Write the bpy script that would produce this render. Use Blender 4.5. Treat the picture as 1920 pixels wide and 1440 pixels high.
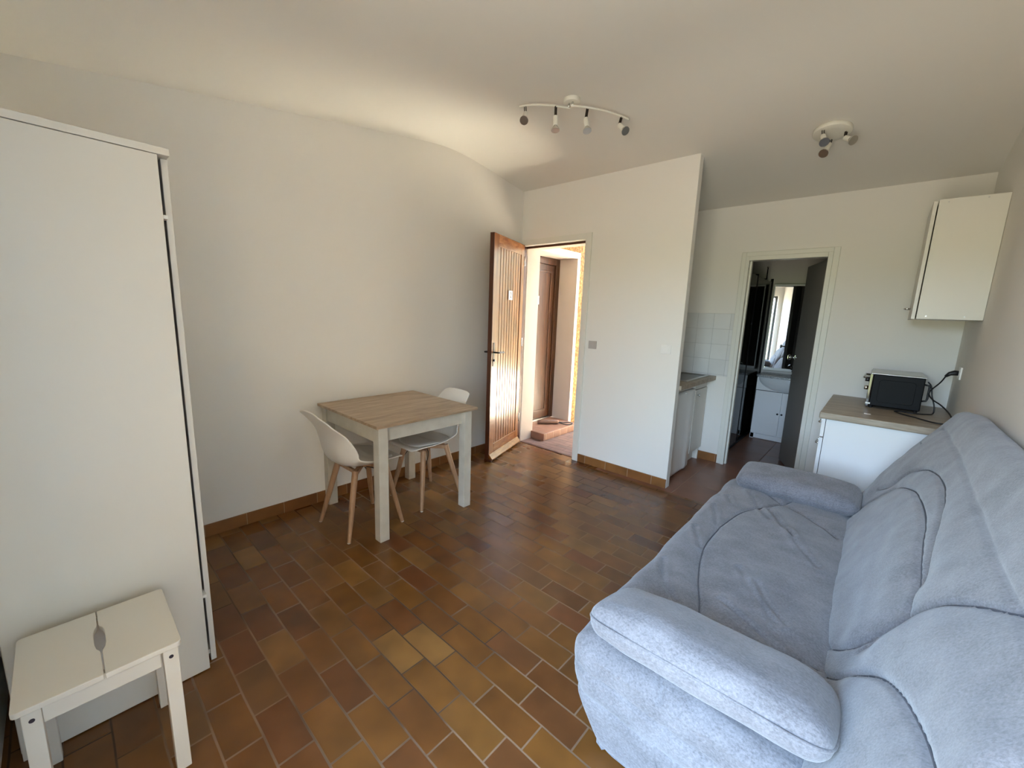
import bpy, bmesh, math, random
from mathutils import Vector, Matrix, noise
random.seed(4)
SC = bpy.context.scene
COL = SC.collection
for o in list(bpy.data.objects): bpy.data.objects.remove(o)

# ------------------------------------------------------------------ camera
R_ = ((0.74177368, -0.65572687, -0.14069143), (0.66967905, 0.73550336, 0.10278511), (0.03608007, -0.17046139, 0.98470358))
cd = bpy.data.cameras.new('camera'); cam = bpy.data.objects.new('camera', cd); COL.objects.link(cam)
cd.sensor_fit = 'HORIZONTAL'; cd.sensor_width = 36.0; cd.lens = 765.675 / 1920 * 36.0
cd.clip_start = 0.02; cd.clip_end = 200
rt, fw, up = [Vector((R_[0][i], R_[1][i], R_[2][i])) for i in range(3)]
m = Matrix.Identity(4)
for i in range(3):
    m[i][0] = rt[i]; m[i][1] = up[i]; m[i][2] = -fw[i]
m[0][3], m[1][3], m[2][3] = 2.92235, 0.24893, 1.4258
cam.matrix_world = m
SC.camera = cam

# ------------------------------------------------------------------ view, sky, sun, daylight portals
SC.view_settings.view_transform = 'Standard'; SC.view_settings.look = 'None'
SC.view_settings.exposure = 0.30; SC.view_settings.gamma = 1.0; SC.view_settings.use_curve_mapping = False
cy = SC.cycles
cy.max_bounces = 10; cy.diffuse_bounces = 6; cy.glossy_bounces = 5; cy.transmission_bounces = 8; cy.transparent_max_bounces = 12
cy.use_denoising = True; cy.sample_clamp_indirect = 80.0; cy.caustics_reflective = False; cy.caustics_refractive = False
cy.blur_glossy = 0.5
SKY_UP = (0.42, 0.66, 1.0); SKY_HOR = (0.62, 0.80, 1.0); GND = (0.47, 0.43, 0.345)
K_SKY = 24.0; K_GND = 17.0
w = bpy.data.worlds.new('world'); SC.world = w; w.use_nodes = True
nt = w.node_tree; nt.nodes.clear()
def wn(t, **k):
    n = nt.nodes.new(t)
    for a, b in k.items(): setattr(n, a, b)
    return n
tc = wn('ShaderNodeTexCoord'); sp = wn('ShaderNodeSeparateXYZ'); nt.links.new(tc.outputs['Generated'], sp.inputs[0])
rp = wn('ShaderNodeValToRGB'); mr = wn('ShaderNodeMapRange'); mr.inputs[1].default_value = -1; mr.inputs[2].default_value = 1
nt.links.new(sp.outputs['Z'], mr.inputs[0]); nt.links.new(mr.outputs[0], rp.inputs[0])
cr = rp.color_ramp
cr.elements[0].position = 0.0; cr.elements[0].color = tuple(c * K_GND / 20 for c in GND) + (1,)
cr.elements[1].position = 1.0; cr.elements[1].color = tuple(c * K_SKY / 20 * 0.8 for c in SKY_UP) + (1,)
for p_, c_, k_ in ((0.42, GND, K_GND), (0.455, (0.32, 0.38, 0.20), K_GND * .8), (0.505, (0.36, 0.46, 0.26), K_GND * 0.8), (0.53, SKY_HOR, K_SKY), (0.72, SKY_UP, K_SKY)):
    e = cr.elements.new(p_); e.color = tuple(c * k_ / 20 for c in c_) + (1,)
bg = wn('ShaderNodeBackground'); bg.inputs[1].default_value = 20.0
nt.links.new(rp.outputs[0], bg.inputs[0]); wo = wn('ShaderNodeOutputWorld'); nt.links.new(bg.outputs[0], wo.inputs[0])

def light(name, typ, loc, direction, **k):
    l = bpy.data.lights.new(name, typ); o = bpy.data.objects.new(name, l); COL.objects.link(o)
    o.location = loc; o.rotation_euler = Vector(direction).to_track_quat('-Z', 'Y').to_euler()
    for a, b in k.items():
        if a == 'portal': l.cycles.is_portal = True
        else: setattr(l, a, b)
    return o
light('sun', 'SUN', (0, 0, 6), (0.13, -0.01, -1.0), energy=200.0, angle=0.01, color=(1.0, 0.93, 0.80))
WX0, WX1 = 2.15, 3.25
light('window_portal', 'AREA', ((WX0 + WX1) / 2, -0.21, 1.05), (0, 1, 0), shape='RECTANGLE', size=WX1 - WX0 - .1, size_y=2.1, portal=True)
light('doorway_portal', 'AREA', (0.42, 3.84, 1.06), (0, -1, 0), shape='RECTANGLE', size=0.76, size_y=2.1, portal=True)

# ------------------------------------------------------------------ materials
def mat(name, color=(.8, .8, .8), rough=.5, metal=0.0, spec=.5, bump=None, noise_mix=None, coat=0.0, sheen=0.0):
    m = bpy.data.materials.new(name); m.use_nodes = True; t = m.node_tree
    b = t.nodes['Principled BSDF']
    b.inputs['Base Color'].default_value = tuple(color) + (1,); b.inputs['Roughness'].default_value = rough
    b.inputs['Metallic'].default_value = metal; b.inputs['Specular IOR Level'].default_value = spec
    b.inputs['Coat Weight'].default_value = coat; b.inputs['Sheen Weight'].default_value = sheen
    co = t.nodes.new('ShaderNodeTexCoord')
    if noise_mix:
        sc, c2, lo, hi, det = noise_mix
        n = t.nodes.new('ShaderNodeTexNoise'); n.inputs['Scale'].default_value = sc; n.inputs['Detail'].default_value = det
        t.links.new(co.outputs['Object'], n.inputs['Vector'])
        r = t.nodes.new('ShaderNodeMapRange'); r.inputs[1].default_value = lo; r.inputs[2].default_value = hi
        t.links.new(n.outputs[0], r.inputs[0])
        x = t.nodes.new('ShaderNodeMix'); x.data_type = 'RGBA'; x.inputs[6].default_value = tuple(color) + (1,); x.inputs[7].default_value = tuple(c2) + (1,)
        t.links.new(r.outputs[0], x.inputs[0]); t.links.new(x.outputs[2], b.inputs['Base Color'])
    if bump:
        sc, st, ds = bump
        n = t.nodes.new('ShaderNodeTexNoise'); n.inputs['Scale'].default_value = sc; n.inputs['Detail'].default_value = 4
        t.links.new(co.outputs['Object'], n.inputs['Vector'])
        u = t.nodes.new('ShaderNodeBump'); u.inputs['Strength'].default_value = st; u.inputs['Distance'].default_value = ds
        t.links.new(n.outputs[0], u.inputs['Height']); t.links.new(u.outputs[0], b.inputs['Normal'])
    return m
def wood(name, c1, c2, scale=(1, 1, 1), rough=.5, freq=6, bump=.15, spec=.5, rings=4.0):
    m = bpy.data.materials.new(name); m.use_nodes = True; t = m.node_tree; b = t.nodes['Principled BSDF']
    co = t.nodes.new('ShaderNodeTexCoord'); mp = t.nodes.new('ShaderNodeMapping'); mp.inputs['Scale'].default_value = scale
    t.links.new(co.outputs['Object'], mp.inputs[0])
    n = t.nodes.new('ShaderNodeTexNoise'); n.inputs['Scale'].default_value = freq; n.inputs['Detail'].default_value = 7; n.inputs['Distortion'].default_value = .6
    n2 = t.nodes.new('ShaderNodeTexNoise'); n2.inputs['Scale'].default_value = freq * rings; n2.inputs['Detail'].default_value = 3
    t.links.new(mp.outputs[0], n.inputs['Vector']); t.links.new(mp.outputs[0], n2.inputs['Vector'])
    ad = t.nodes.new('ShaderNodeMath'); ad.operation = 'MULTIPLY_ADD'; ad.inputs[1].default_value = .35
    t.links.new(n2.outputs[0], ad.inputs[0]); t.links.new(n.outputs[0], ad.inputs[2])
    r = t.nodes.new('ShaderNodeValToRGB'); r.color_ramp.elements[0].position = .48; r.color_ramp.elements[1].position = .88
    r.color_ramp.elements[0].color = tuple(c1) + (1,); r.color_ramp.elements[1].color = tuple(c2) + (1,)
    t.links.new(ad.outputs[0], r.inputs[0]); t.links.new(r.outputs[0], b.inputs['Base Color'])
    b.inputs['Roughness'].default_value = rough; b.inputs['Specular IOR Level'].default_value = spec
    u = t.nodes.new('ShaderNodeBump'); u.inputs['Strength'].default_value = bump; u.inputs['Distance'].default_value = .002
    t.links.new(ad.outputs[0], u.inputs['Height']); t.links.new(u.outputs[0], b.inputs['Normal'])
    return m
def tiles(name, axes, px, py, ox, oy, grout_w, cols, grout, rough, stagger=0.0, rough_var=.08, cloud=(.75, 1.2), bump=.5, spec=.5, grout2=None):
    """a laid tile pattern: px along the row, py between the rows, every tile its own colour"""
    m = bpy.data.materials.new(name); m.use_nodes = True; t = m.node_tree; b = t.nodes['Principled BSDF']; L = t.links.new
    co = t.nodes.new('ShaderNodeTexCoord'); s = t.nodes.new('ShaderNodeSeparateXYZ'); L(co.outputs['Object'], s.inputs[0])
    wob = t.nodes.new('ShaderNodeTexNoise'); wob.inputs['Scale'].default_value = 3.0; L(co.outputs['Object'], wob.inputs['Vector'])
    def M(op, a, c=None, d=None):
        n = t.nodes.new('ShaderNodeMath'); n.operation = op
        for i, v in enumerate((a, c, d)):
            if v is None: continue
            if isinstance(v, (int, float)): n.inputs[i].default_value = v
            else: L(v, n.inputs[i])
        return n.outputs[0]
    U, V = s.outputs[axes[0]], s.outputs[axes[1]]
    wb = M('MULTIPLY', M('SUBTRACT', wob.outputs[0], .5), .010)
    v = M('DIVIDE', M('ADD', M('SUBTRACT', V, oy), wb), py)
    row = M('FLOOR', v); fv = M('SUBTRACT', v, row)
    wr = t.nodes.new('ShaderNodeTexWhiteNoise'); wr.noise_dimensions = '1D'; L(row, wr.inputs['W'])
    off = M('MULTIPLY', wr.outputs['Value'], .30) if stagger else 0.0
    par = M('MULTIPLY', M('FLOORED_MODULO', row, 2.0), stagger)
    u = M('ADD', M('ADD', M('DIVIDE', M('SUBTRACT', U, ox), px), par), off)
    c_ = M('FLOOR', u); fu = M('SUBTRACT', u, c_)
    du = M('MULTIPLY', M('MINIMUM', fu, M('SUBTRACT', 1.0, fu)), px); dv = M('MULTIPLY', M('MINIMUM', fv, M('SUBTRACT', 1.0, fv)), py)
    d = M('MINIMUM', du, dv)
    mask = t.nodes.new('ShaderNodeMapRange'); mask.interpolation_type = 'SMOOTHSTEP'; mask.inputs[1].default_value = grout_w * .35; mask.inputs[2].default_value = grout_w
    L(d, mask.inputs[0])
    cb = t.nodes.new('ShaderNodeCombineXYZ'); L(c_, cb.inputs[0]); L(row, cb.inputs[1])
    wt = t.nodes.new('ShaderNodeTexWhiteNoise'); wt.noise_dimensions = '3D'; L(cb.outputs[0], wt.inputs['Vector'])
    r = t.nodes.new('ShaderNodeValToRGB'); r.color_ramp.interpolation = 'LINEAR'
    while len(r.color_ramp.elements) < len(cols): r.color_ramp.elements.new(.5)
    for i, cc in enumerate(cols):
        r.color_ramp.elements[i].position = i / max(1, len(cols) - 1); r.color_ramp.elements[i].color = tuple(cc) + (1,)
    L(wt.outputs['Value'], r.inputs[0])
    # cloudy firing marks inside a tile, different in each
    cb2 = t.nodes.new('ShaderNodeVectorMath'); cb2.operation = 'MULTIPLY_ADD'; L(wt.outputs['Color'], cb2.inputs[0]); cb2.inputs[1].default_value = (7, 7, 7); L(co.outputs['Object'], cb2.inputs[2])
    cn = t.nodes.new('ShaderNodeTexNoise'); cn.inputs['Scale'].default_value = 6.0; cn.inputs['Detail'].default_value = 2; L(cb2.outputs[0], cn.inputs['Vector'])
    cm = t.nodes.new('ShaderNodeMapRange'); cm.inputs[1].default_value = .3; cm.inputs[2].default_value = .7; cm.inputs[3].default_value = cloud[0]; cm.inputs[4].default_value = cloud[1]
    L(cn.outputs[0], cm.inputs[0])
    mc = t.nodes.new('ShaderNodeMix'); mc.data_type = 'RGBA'; mc.blend_type = 'MULTIPLY'; mc.inputs[0].default_value = 1.0
    L(r.outputs[0], mc.inputs[6]); L(cm.outputs[0], mc.inputs[7])
    gx = t.nodes.new('ShaderNodeMix'); gx.data_type = 'RGBA'; gx.inputs[6].default_value = tuple(grout) + (1,)
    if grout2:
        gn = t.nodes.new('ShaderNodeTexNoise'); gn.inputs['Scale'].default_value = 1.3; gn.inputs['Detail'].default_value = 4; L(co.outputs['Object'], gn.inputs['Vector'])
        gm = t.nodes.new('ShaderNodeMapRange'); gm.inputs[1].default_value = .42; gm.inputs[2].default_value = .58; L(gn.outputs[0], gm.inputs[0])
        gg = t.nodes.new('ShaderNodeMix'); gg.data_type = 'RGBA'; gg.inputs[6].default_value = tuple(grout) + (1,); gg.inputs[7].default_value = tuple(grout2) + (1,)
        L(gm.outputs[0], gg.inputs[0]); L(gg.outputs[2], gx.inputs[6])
    L(mask.outputs[0], gx.inputs[0]); L(mc.outputs[2], gx.inputs[7]); L(gx.outputs[2], b.inputs['Base Color'])
    rr = M('ADD', M('MULTIPLY', wt.outputs['Value'], rough_var), rough)
    rg = t.nodes.new('ShaderNodeMix'); rg.data_type = 'FLOAT'; rg.inputs[2].default_value = .85
    L(mask.outputs[0], rg.inputs[0]); L(rr, rg.inputs[3]); L(rg.outputs[0], b.inputs['Roughness'])
    b.inputs['Specular IOR Level'].default_value = spec
    fn = t.nodes.new('ShaderNodeTexNoise'); fn.inputs['Scale'].default_value = 14; fn.inputs['Detail'].default_value = 5; L(co.outputs['Object'], fn.inputs['Vector'])
    hh = M('ADD', M('MULTIPLY', mask.outputs[0], 1.0), M('MULTIPLY', fn.outputs[0], .02))
    bp = t.nodes.new('ShaderNodeBump'); bp.inputs['Strength'].default_value = bump; bp.inputs['Distance'].default_value = .002
    L(hh, bp.inputs['Height']); L(bp.outputs[0], b.inputs['Normal'])
    return m
WALL = mat('wall_paint', (.80, .775, .725), .85, spec=.25, bump=(60, .25, .0015))
CEIL = mat('ceiling_paint', (.78, .76, .71), .9, spec=.2, bump=(45, .2, .0015))
TRIMW = mat('door_frame_paint', (.74, .73, .66), .45, bump=(30, .1, .001))
BRICK_COLS = [(0.105, 0.037, 0.0149), (0.1386, 0.0488, 0.0118), (0.147, 0.0548, 0.0118), (0.1596, 0.0614, 0.0124), (0.1512, 0.0607, 0.013), (0.168, 0.0681, 0.0136), (0.147, 0.0562, 0.0118), (0.1596, 0.0636, 0.0124), (0.1386, 0.0503, 0.0112), (0.1806, 0.0814, 0.0174), (0.147, 0.0548, 0.0124), (0.2394, 0.1147, 0.0279), (0.1134, 0.0474, 0.0143), (0.1386, 0.0429, 0.0118)]
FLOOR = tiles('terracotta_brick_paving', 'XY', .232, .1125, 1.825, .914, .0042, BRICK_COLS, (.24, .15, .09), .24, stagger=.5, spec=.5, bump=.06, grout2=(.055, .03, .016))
KFLOOR = tiles('square_terracotta_tiles', 'XY', .352, .355, 1.803, 3.526, .005, [(.20, .088, .055), (.235, .105, .062), (.215, .092, .052)], (.30, .19, .13), .30, cloud=(.85, 1.1))
OFLOOR = tiles('outdoor_brick_paving', 'XY', .26, .075, .3, 3.9, .003, [(.15, .085, .065), (.19, .11, .08), (.17, .105, .085)], (.07, .045, .035), .5, stagger=.5)
BASEM = tiles('terracotta_skirting_x', 'YZ', .225, 4.0, .737, -2, .0025, [(.20, .075, .022), (.25, .105, .03), (.22, .09, .025)], (.42, .30, .2), .35)
BASEX = tiles('terracotta_skirting_y', 'XZ', .225, 4.0, .93, -2, .0025, [(.20, .075, .022), (.25, .105, .03), (.22, .09, .025)], (.42, .30, .2), .35)
SPLASH = tiles('white_wall_tiles', 'XZ', .152, .149, 1.36, .90, .0016, [(.70, .70, .68), (.74, .74, .72)], (.40, .40, .38), .25, cloud=(.97, 1.02), rough_var=.05)
WHITE = mat('white_laminate', (.70, .67, .605), .42, bump=(50, .08, .0008))
WHITEB = mat('bright_white_laminate', (.84, .85, .86), .35)
PLAST = mat('white_plastic', (.84, .82, .78), .32)
PLASTC = mat('seat_shell_plastic', (.80, .77, .72), .28)
PAD = mat('seat_pad_leatherette', (.62, .59, .55), .5, bump=(120, .15, .001))
OAK = wood('sonoma_oak', (.30, .205, .125), (.50, .37, .25), (9, 1.0, 9), .42, 3.2)
OAKX = wood('grey_oak_worktop', (.28, .215, .15), (.46, .38, .29), (1.0, 9, 9), .4, 3.2)
OAKE = wood('grey_oak_worktop_edge', (.22, .135, .07), (.42, .29, .17), (2.0, 3, 9), .45, 6)
BEECH = wood('beech_leg', (.30, .165, .085), (.47, .29, .17), (8, 8, 1), .45, 4)
DOORW = wood('varnished_door_wood', (.155, .052, .015), (.29, .112, .032), (9, 9, .7), .24, 3.0, spec=.6)
DOORH = wood('varnished_door_rail', (.155, .052, .015), (.29, .112, .032), (2, 2, 9), .24, 3.0, spec=.6)
DOORE = mat('dark_door_edge', (.075, .022, .008), .4, bump=(20, .2, .002))
NDOOR = wood('neighbour_door_wood', (.040, .013, .0035), (.080, .028, .007), (9, 9, .6), .4, 3.0)
GREYD = mat('grey_door_paint', (.29, .28, .265), .35)
BLACK = mat('black_enamel', (.004, .004, .005), .5, spec=.15)
BLKM = mat('black_plastic', (.012, .012, .014), .4)
STEEL = mat('brushed_steel', (.55, .54, .52), .3, metal=1.0, bump=(80, .1, .001))
CHROME = mat('chrome', (.75, .75, .74), .12, metal=1.0)
DKMET = mat('dark_bronze_metal', (.05, .04, .035), .35, metal=.8)
LAMPW = mat('lamp_white_lacquer', (.76, .74, .66), .35)
GLASSB = mat('bulb_glass_front', (.60, .58, .52), .2, metal=.15)
MIRROR = mat('mirror_silver', (.86, .88, .88), .015, metal=1.0)
CERAM = mat('white_ceramic', (.80, .83, .86), .08, coat=.4)
GREYST = mat('speckled_stone_rim', (.34, .36, .38), .2, noise_mix=(90, (.62, .64, .66), .4, .6, 2))
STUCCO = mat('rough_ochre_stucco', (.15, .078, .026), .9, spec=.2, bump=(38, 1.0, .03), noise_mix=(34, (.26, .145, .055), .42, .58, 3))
REVEAL = mat('outdoor_white_render', (.50, .435, .38), .8, spec=.2, bump=(25, .3, .003))
STONE = mat('pale_stone', (.62, .58, .5), .9, bump=(30, .5, .01))
BUNDLE = mat('brown_cloth', (.16, .085, .055), .8, bump=(40, .4, .003))
CURTH = mat('rubber_black', (.01, .01, .01), .5)
SHOWT = mat('dark_taupe_shower_wall', (.58, .54, .48), .35)
BATHW = mat('bathroom_wall_paint', (.72, .69, .64), .7)
SKIN = mat('screw_hole', (.02, .015, .03), .5)
SOCK = mat('sofa_inner', (.3, .3, .3), .8)
def fabric(name):
    m = bpy.data.materials.new(name); m.use_nodes = True; t = m.node_tree; b = t.nodes['Principled BSDF']; L = t.links.new
    co = t.nodes.new('ShaderNodeTexCoord')
    mp = t.nodes.new('ShaderNodeMapping'); mp.inputs['Rotation'].default_value = (0, 0, .6); mp.inputs['Scale'].default_value = (1, 1.6, 1.2); L(co.outputs['Object'], mp.inputs[0])
    n1 = t.nodes.new('ShaderNodeTexNoise'); n1.inputs['Scale'].default_value = 130; n1.inputs['Detail'].default_value = 6; n1.inputs['Roughness'].default_value = .75; L(mp.outputs[0], n1.inputs['Vector'])
    n2 = t.nodes.new('ShaderNodeTexNoise'); n2.inputs['Scale'].default_value = 9; n2.inputs['Detail'].default_value = 4; L(mp.outputs[0], n2.inputs['Vector'])
    ad = t.nodes.new('ShaderNodeMath'); ad.operation = 'MULTIPLY_ADD'; ad.inputs[1].default_value = .45; L(n2.outputs[0], ad.inputs[0]); L(n1.outputs[0], ad.inputs[2])
    r = t.nodes.new('ShaderNodeValToRGB'); r.color_ramp.elements[0].position = .52; r.color_ramp.elements[1].position = .90
    r.color_ramp.elements[0].color = (.110, .104, .112, 1); r.color_ramp.elements[1].color = (.245, .235, .250, 1)
    L(ad.outputs[0], r.inputs[0]); L(r.outputs[0], b.inputs['Base Color'])
    b.inputs['Roughness'].default_value = .95; b.inputs['Specular IOR Level'].default_value = .15
    b.inputs['Sheen Weight'].default_value = .35; b.inputs['Sheen Roughness'].default_value = .5
    u = t.nodes.new('ShaderNodeBump'); u.inputs['Strength'].default_value = .35; u.inputs['Distance'].default_value = .003
    L(n1.outputs[0], u.inputs['Height']); L(u.outputs[0], b.inputs['Normal'])
    return m
FAB = fabric('grey_melange_velour')
def glass(name, tint=(.86, .87, .84), refl=1.0):
    m = bpy.data.materials.new(name); m.use_nodes = True; t = m.node_tree; t.nodes.clear(); L = t.links.new
    o = t.nodes.new('ShaderNodeOutputMaterial'); a = t.nodes.new('ShaderNodeBsdfTransparent'); a.inputs[0].default_value = tuple(tint) + (1,)
    g = t.nodes.new('ShaderNodeBsdfGlossy'); g.inputs['Roughness'].default_value = .02
    f = t.nodes.new('ShaderNodeFresnel'); f.inputs[0].default_value = 1.33
    x = t.nodes.new('ShaderNodeMixShader'); L(f.outputs[0], x.inputs[0]); L(a.outputs[0], x.inputs[1]); L(g.outputs[0], x.inputs[2]); L(x.outputs[0], o.inputs[0])
    return m
GLASS = glass('shower_glass')
PANE = glass('window_glass', (.95, .97, .96))

# ------------------------------------------------------------------ mesh helpers
WL = {}
def thing(name, label, cat, loc=(0, 0, 0), group=None, rz=0.0, kind=None):
    o = bpy.data.objects.new(name, None); COL.objects.link(o); o.location = loc; o.rotation_euler = (0, 0, rz)
    o.empty_display_size = .1
    if kind: o['kind'] = kind
    else: o['label'] = label; o['category'] = cat
    if group: o['group'] = group
    WL[o.name] = Vector(loc)
    return o
class B:
    def __init__(s): s.v = []; s.f = []
    def add(s, v, f):
        n = len(s.v); s.v += [Vector(p) for p in v]; s.f += [tuple(i + n for i in q) for q in f]; return s
    def box(s, x0, x1, y0, y1, z0, z1):
        return s.add([(x0, y0, z0), (x1, y0, z0), (x1, y1, z0), (x0, y1, z0), (x0, y0, z1), (x1, y0, z1), (x1, y1, z1), (x0, y1, z1)],
                     [(0, 3, 2, 1), (4, 5, 6, 7), (0, 1, 5, 4), (1, 2, 6, 5), (2, 3, 7, 6), (3, 0, 4, 7)])
    def obox(s, c, ux, uy, uz):
        c, ux, uy, uz = map(Vector, (c, ux, uy, uz)); v = []
        for k in (-1, 1):
            for a, b in ((-1, -1), (1, -1), (1, 1), (-1, 1)): v.append(c + ux * a + uy * b + uz * k)
        return s.add(v, [(0, 3, 2, 1), (4, 5, 6, 7), (0, 1, 5, 4), (1, 2, 6, 5), (2, 3, 7, 6), (3, 0, 4, 7)])
    def prism(s, poly, axis, a, b):
        n = len(poly); v = []
        for t in (a, b):
            for p, q in poly:
                v.append((t, p, q) if axis == 0 else ((p, t, q) if axis == 1 else (p, q, t)))
        return s.add(v, [tuple(range(n))[::-1], tuple(range(n, 2 * n))] + [(i, (i + 1) % n, n + (i + 1) % n, n + i) for i in range(n)])
    def tube(s, pts, r, seg=10, cap=True):
        pts = [Vector(p) for p in pts]; n = len(pts); rs = r if isinstance(r, (list, tuple)) else [r] * n
        up = Vector((0, 0, 1)); v = []; prev = None
        for i, p in enumerate(pts):
            d = (pts[min(i + 1, n - 1)] - pts[max(i - 1, 0)]).normalized()
            if prev is None:
                a = d.cross(up);
                if a.length < .05: a = d.cross(Vector((1, 0, 0)))
            else: a = prev - d * prev.dot(d)
            a.normalize(); prev = a; b = d.cross(a)
            for k in range(seg):
                t = 2 * math.pi * k / seg; v.append(p + (a * math.cos(t) + b * math.sin(t)) * rs[i])
        f = [(i * seg + k, i * seg + (k + 1) % seg, (i + 1) * seg + (k + 1) % seg, (i + 1) * seg + k) for i in range(n - 1) for k in range(seg)]
        if cap: f += [tuple(range(seg))[::-1], tuple(range((n - 1) * seg, n * seg))]
        return s.add(v, f)
    def lathe(s, prof, c, d=(0, 0, 1), seg=24):
        """prof: (distance along d, radius)"""
        d = Vector(d).normalized(); c = Vector(c); a = d.cross(Vector((0, 0, 1)))
        if a.length < .05: a = Vector((1, 0, 0))
        a.normalize(); b = d.cross(a); v = []
        for h, r in prof:
            for k in range(seg):
                t = 2 * math.pi * k / seg; v.append(c + d * h + (a * math.cos(t) + b * math.sin(t)) * max(r, 1e-4))
        n = len(prof)
        f = [(i * seg + k, i * seg + (k + 1) % seg, (i + 1) * seg + (k + 1) % seg, (i + 1) * seg + k) for i in range(n - 1) for k in range(seg)]
        f += [tuple(range(seg))[::-1], tuple(range((n - 1) * seg, n * seg))]
        return s.add(v, f)
    def build(s, name, mats, parent=None, bevel=0, smooth=False, kind=None, seg=2):
        me = bpy.data.meshes.new(name); off = Vector((0, 0, 0)); q = parent
        while q is not None:
            off += WL[q.name]; q = q.parent
        me.from_pydata([p - off for p in s.v], [], s.f); me.update()
        bm = bmesh.new(); bm.from_mesh(me); bmesh.ops.recalc_face_normals(bm, faces=bm.faces); bm.to_mesh(me); bm.free()
        o = bpy.data.objects.new(name, me); COL.objects.link(o); me.materials.append(mats)
        WL[o.name] = Vector((0, 0, 0))
        if parent: o.parent = parent
        if kind: o['kind'] = kind
        if bevel:
            b = o.modifiers.new('bevel', 'BEVEL'); b.width = bevel; b.segments = seg; b.limit_method = 'ANGLE'; b.angle_limit = .6
            smooth = True
        if smooth:
            for p in me.polygons: p.use_smooth = True
            if bevel:
                try:
                    wn_ = o.modifiers.new('normals', 'WEIGHTED_NORMAL'); wn_.keep_sharp = True
                except Exception: pass
        return o
def tag(o, label, cat, group=None):
    o['label'] = label; o['category'] = cat
    if group: o['group'] = group
    return o
def autosm(o, ang=40):
    me = o.data
    bm = bmesh.new(); bm.from_mesh(me)
    for e in bm.edges:
        if len(e.link_faces) == 2 and e.calc_face_angle(0) > math.radians(ang): e.smooth = False
    for f in bm.faces: f.smooth = True
    bm.to_mesh(me); bm.free(); return o
def dup(root, loc, rz, label=None):
    r = root.copy(); COL.objects.link(r); r.location = loc; r.rotation_euler = (0, 0, rz)
    if label: r['label'] = label
    for ch in list(root.children):
        c = ch.copy(); COL.objects.link(c); c.parent = r
        for g in list(ch.children):
            d = g.copy(); COL.objects.link(d); d.parent = c
    return r
import numpy as np
def rbox(cx, cy_, cz, sx, sy, sz, r, step=.02, fn=None, pre=None):
    """rounded box as one closed surface, evenly gridded; fn(p, n) -> p"""
    n = [max(2, int(round(a / step))) for a in (sx, sy, sz)]
    idx = {}; V = []; F = []
    h = (sx / 2, sy / 2, sz / 2)
    rr = [min(r, a) for a in h]
    def vid(i, j, k):
        key = (i, j, k)
        if key in idx: return idx[key]
        p = [(-1 + 2 * a / b) * c for a, b, c in zip((i, j, k), n, h)]
        c = [max(-hh + q, min(hh - q, x)) for x, hh, q in zip(p, h, rr)]
        d = Vector([x - y for x, y in zip(p, c)])
        if d.length > 1e-9:
            nn = Vector([a / max(q, 1e-6) for a, q in zip(d, rr)])
            m_ = max(abs(nn.x), abs(nn.y), abs(nn.z)); L = nn.length
            q = Vector([a * (m_ / L) for a in nn]); pos = Vector([c[a] + q[a] * rr[a] for a in range(3)]); nor = nn.normalized()
        else: pos = Vector(p); nor = Vector((0, 0, 1))
        pos = pos + Vector((cx, cy_, cz))
        idx[key] = len(V); V.append((pos, nor)); return idx[key]
    for ax in range(3):
        a, b = [q for q in range(3) if q != ax]
        for side in (0, n[ax]):
            for i in range(n[a]):
                for j in range(n[b]):
                    q = []
                    for di, dj in ((0, 0), (1, 0), (1, 1), (0, 1)):
                        k = [0, 0, 0]; k[ax] = side; k[a] = i + di; k[b] = j + dj; q.append(vid(*k))
                    F.append(tuple(q))
    if pre:
        DD = pre(np.array([tuple(p) for p, q in V])); bb = B(); bb.add([fn(p, q, DD[:, i]) for i, (p, q) in enumerate(V)], F); return bb
    bb = B(); bb.add([fn(p, q) if fn else p for p, q in V], F); return bb
def dists(pts, polys):
    out = []
    for poly in polys:
        best = np.full(len(pts), 9.0)
        for a, b in zip(poly[:-1], poly[1:]):
            a = np.array(a); d = np.array(b) - a; L = max(float(d @ d), 1e-12)
            t = np.clip(((pts - a) @ d) / L, 0, 1); best = np.minimum(best, np.linalg.norm(pts - a - t[:, None] * d, axis=1))
        out.append(best)
    return np.array(out)
def text_mesh(name, txt, size, ext, origin, xdir, ydir, material, parent):
    c = bpy.data.curves.new(name, 'FONT'); c.body = txt; c.size = size; c.extrude = ext; c.align_x = 'CENTER'; c.align_y = 'CENTER'
    t = bpy.data.objects.new(name, c); COL.objects.link(t)
    dg = bpy.context.evaluated_depsgraph_get(); me = bpy.data.meshes.new_from_object(t.evaluated_get(dg)); bpy.data.objects.remove(t)
    x = Vector(xdir).normalized(); y = Vector(ydir).normalized(); z = x.cross(y); o3 = Vector(origin)
    b = B(); b.add([o3 + x * v.co.x + y * v.co.y + z * v.co.z for v in me.vertices], [tuple(p.vertices) for p in me.polygons])
    return b.build(name, material, parent)
def seg_dist(p, poly):
    best = 9.
    for a, b in zip(poly[:-1], poly[1:]):
        ax, ay = a; bx, by = b; dx, dy = bx - ax, by - ay; L = dx * dx + dy * dy
        t = max(0, min(1, ((p[0] - ax) * dx + (p[1] - ay) * dy) / L)) if L else 0
        best = min(best, math.hypot(p[0] - ax - t * dx, p[1] - ay - t * dy))
    return best
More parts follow.
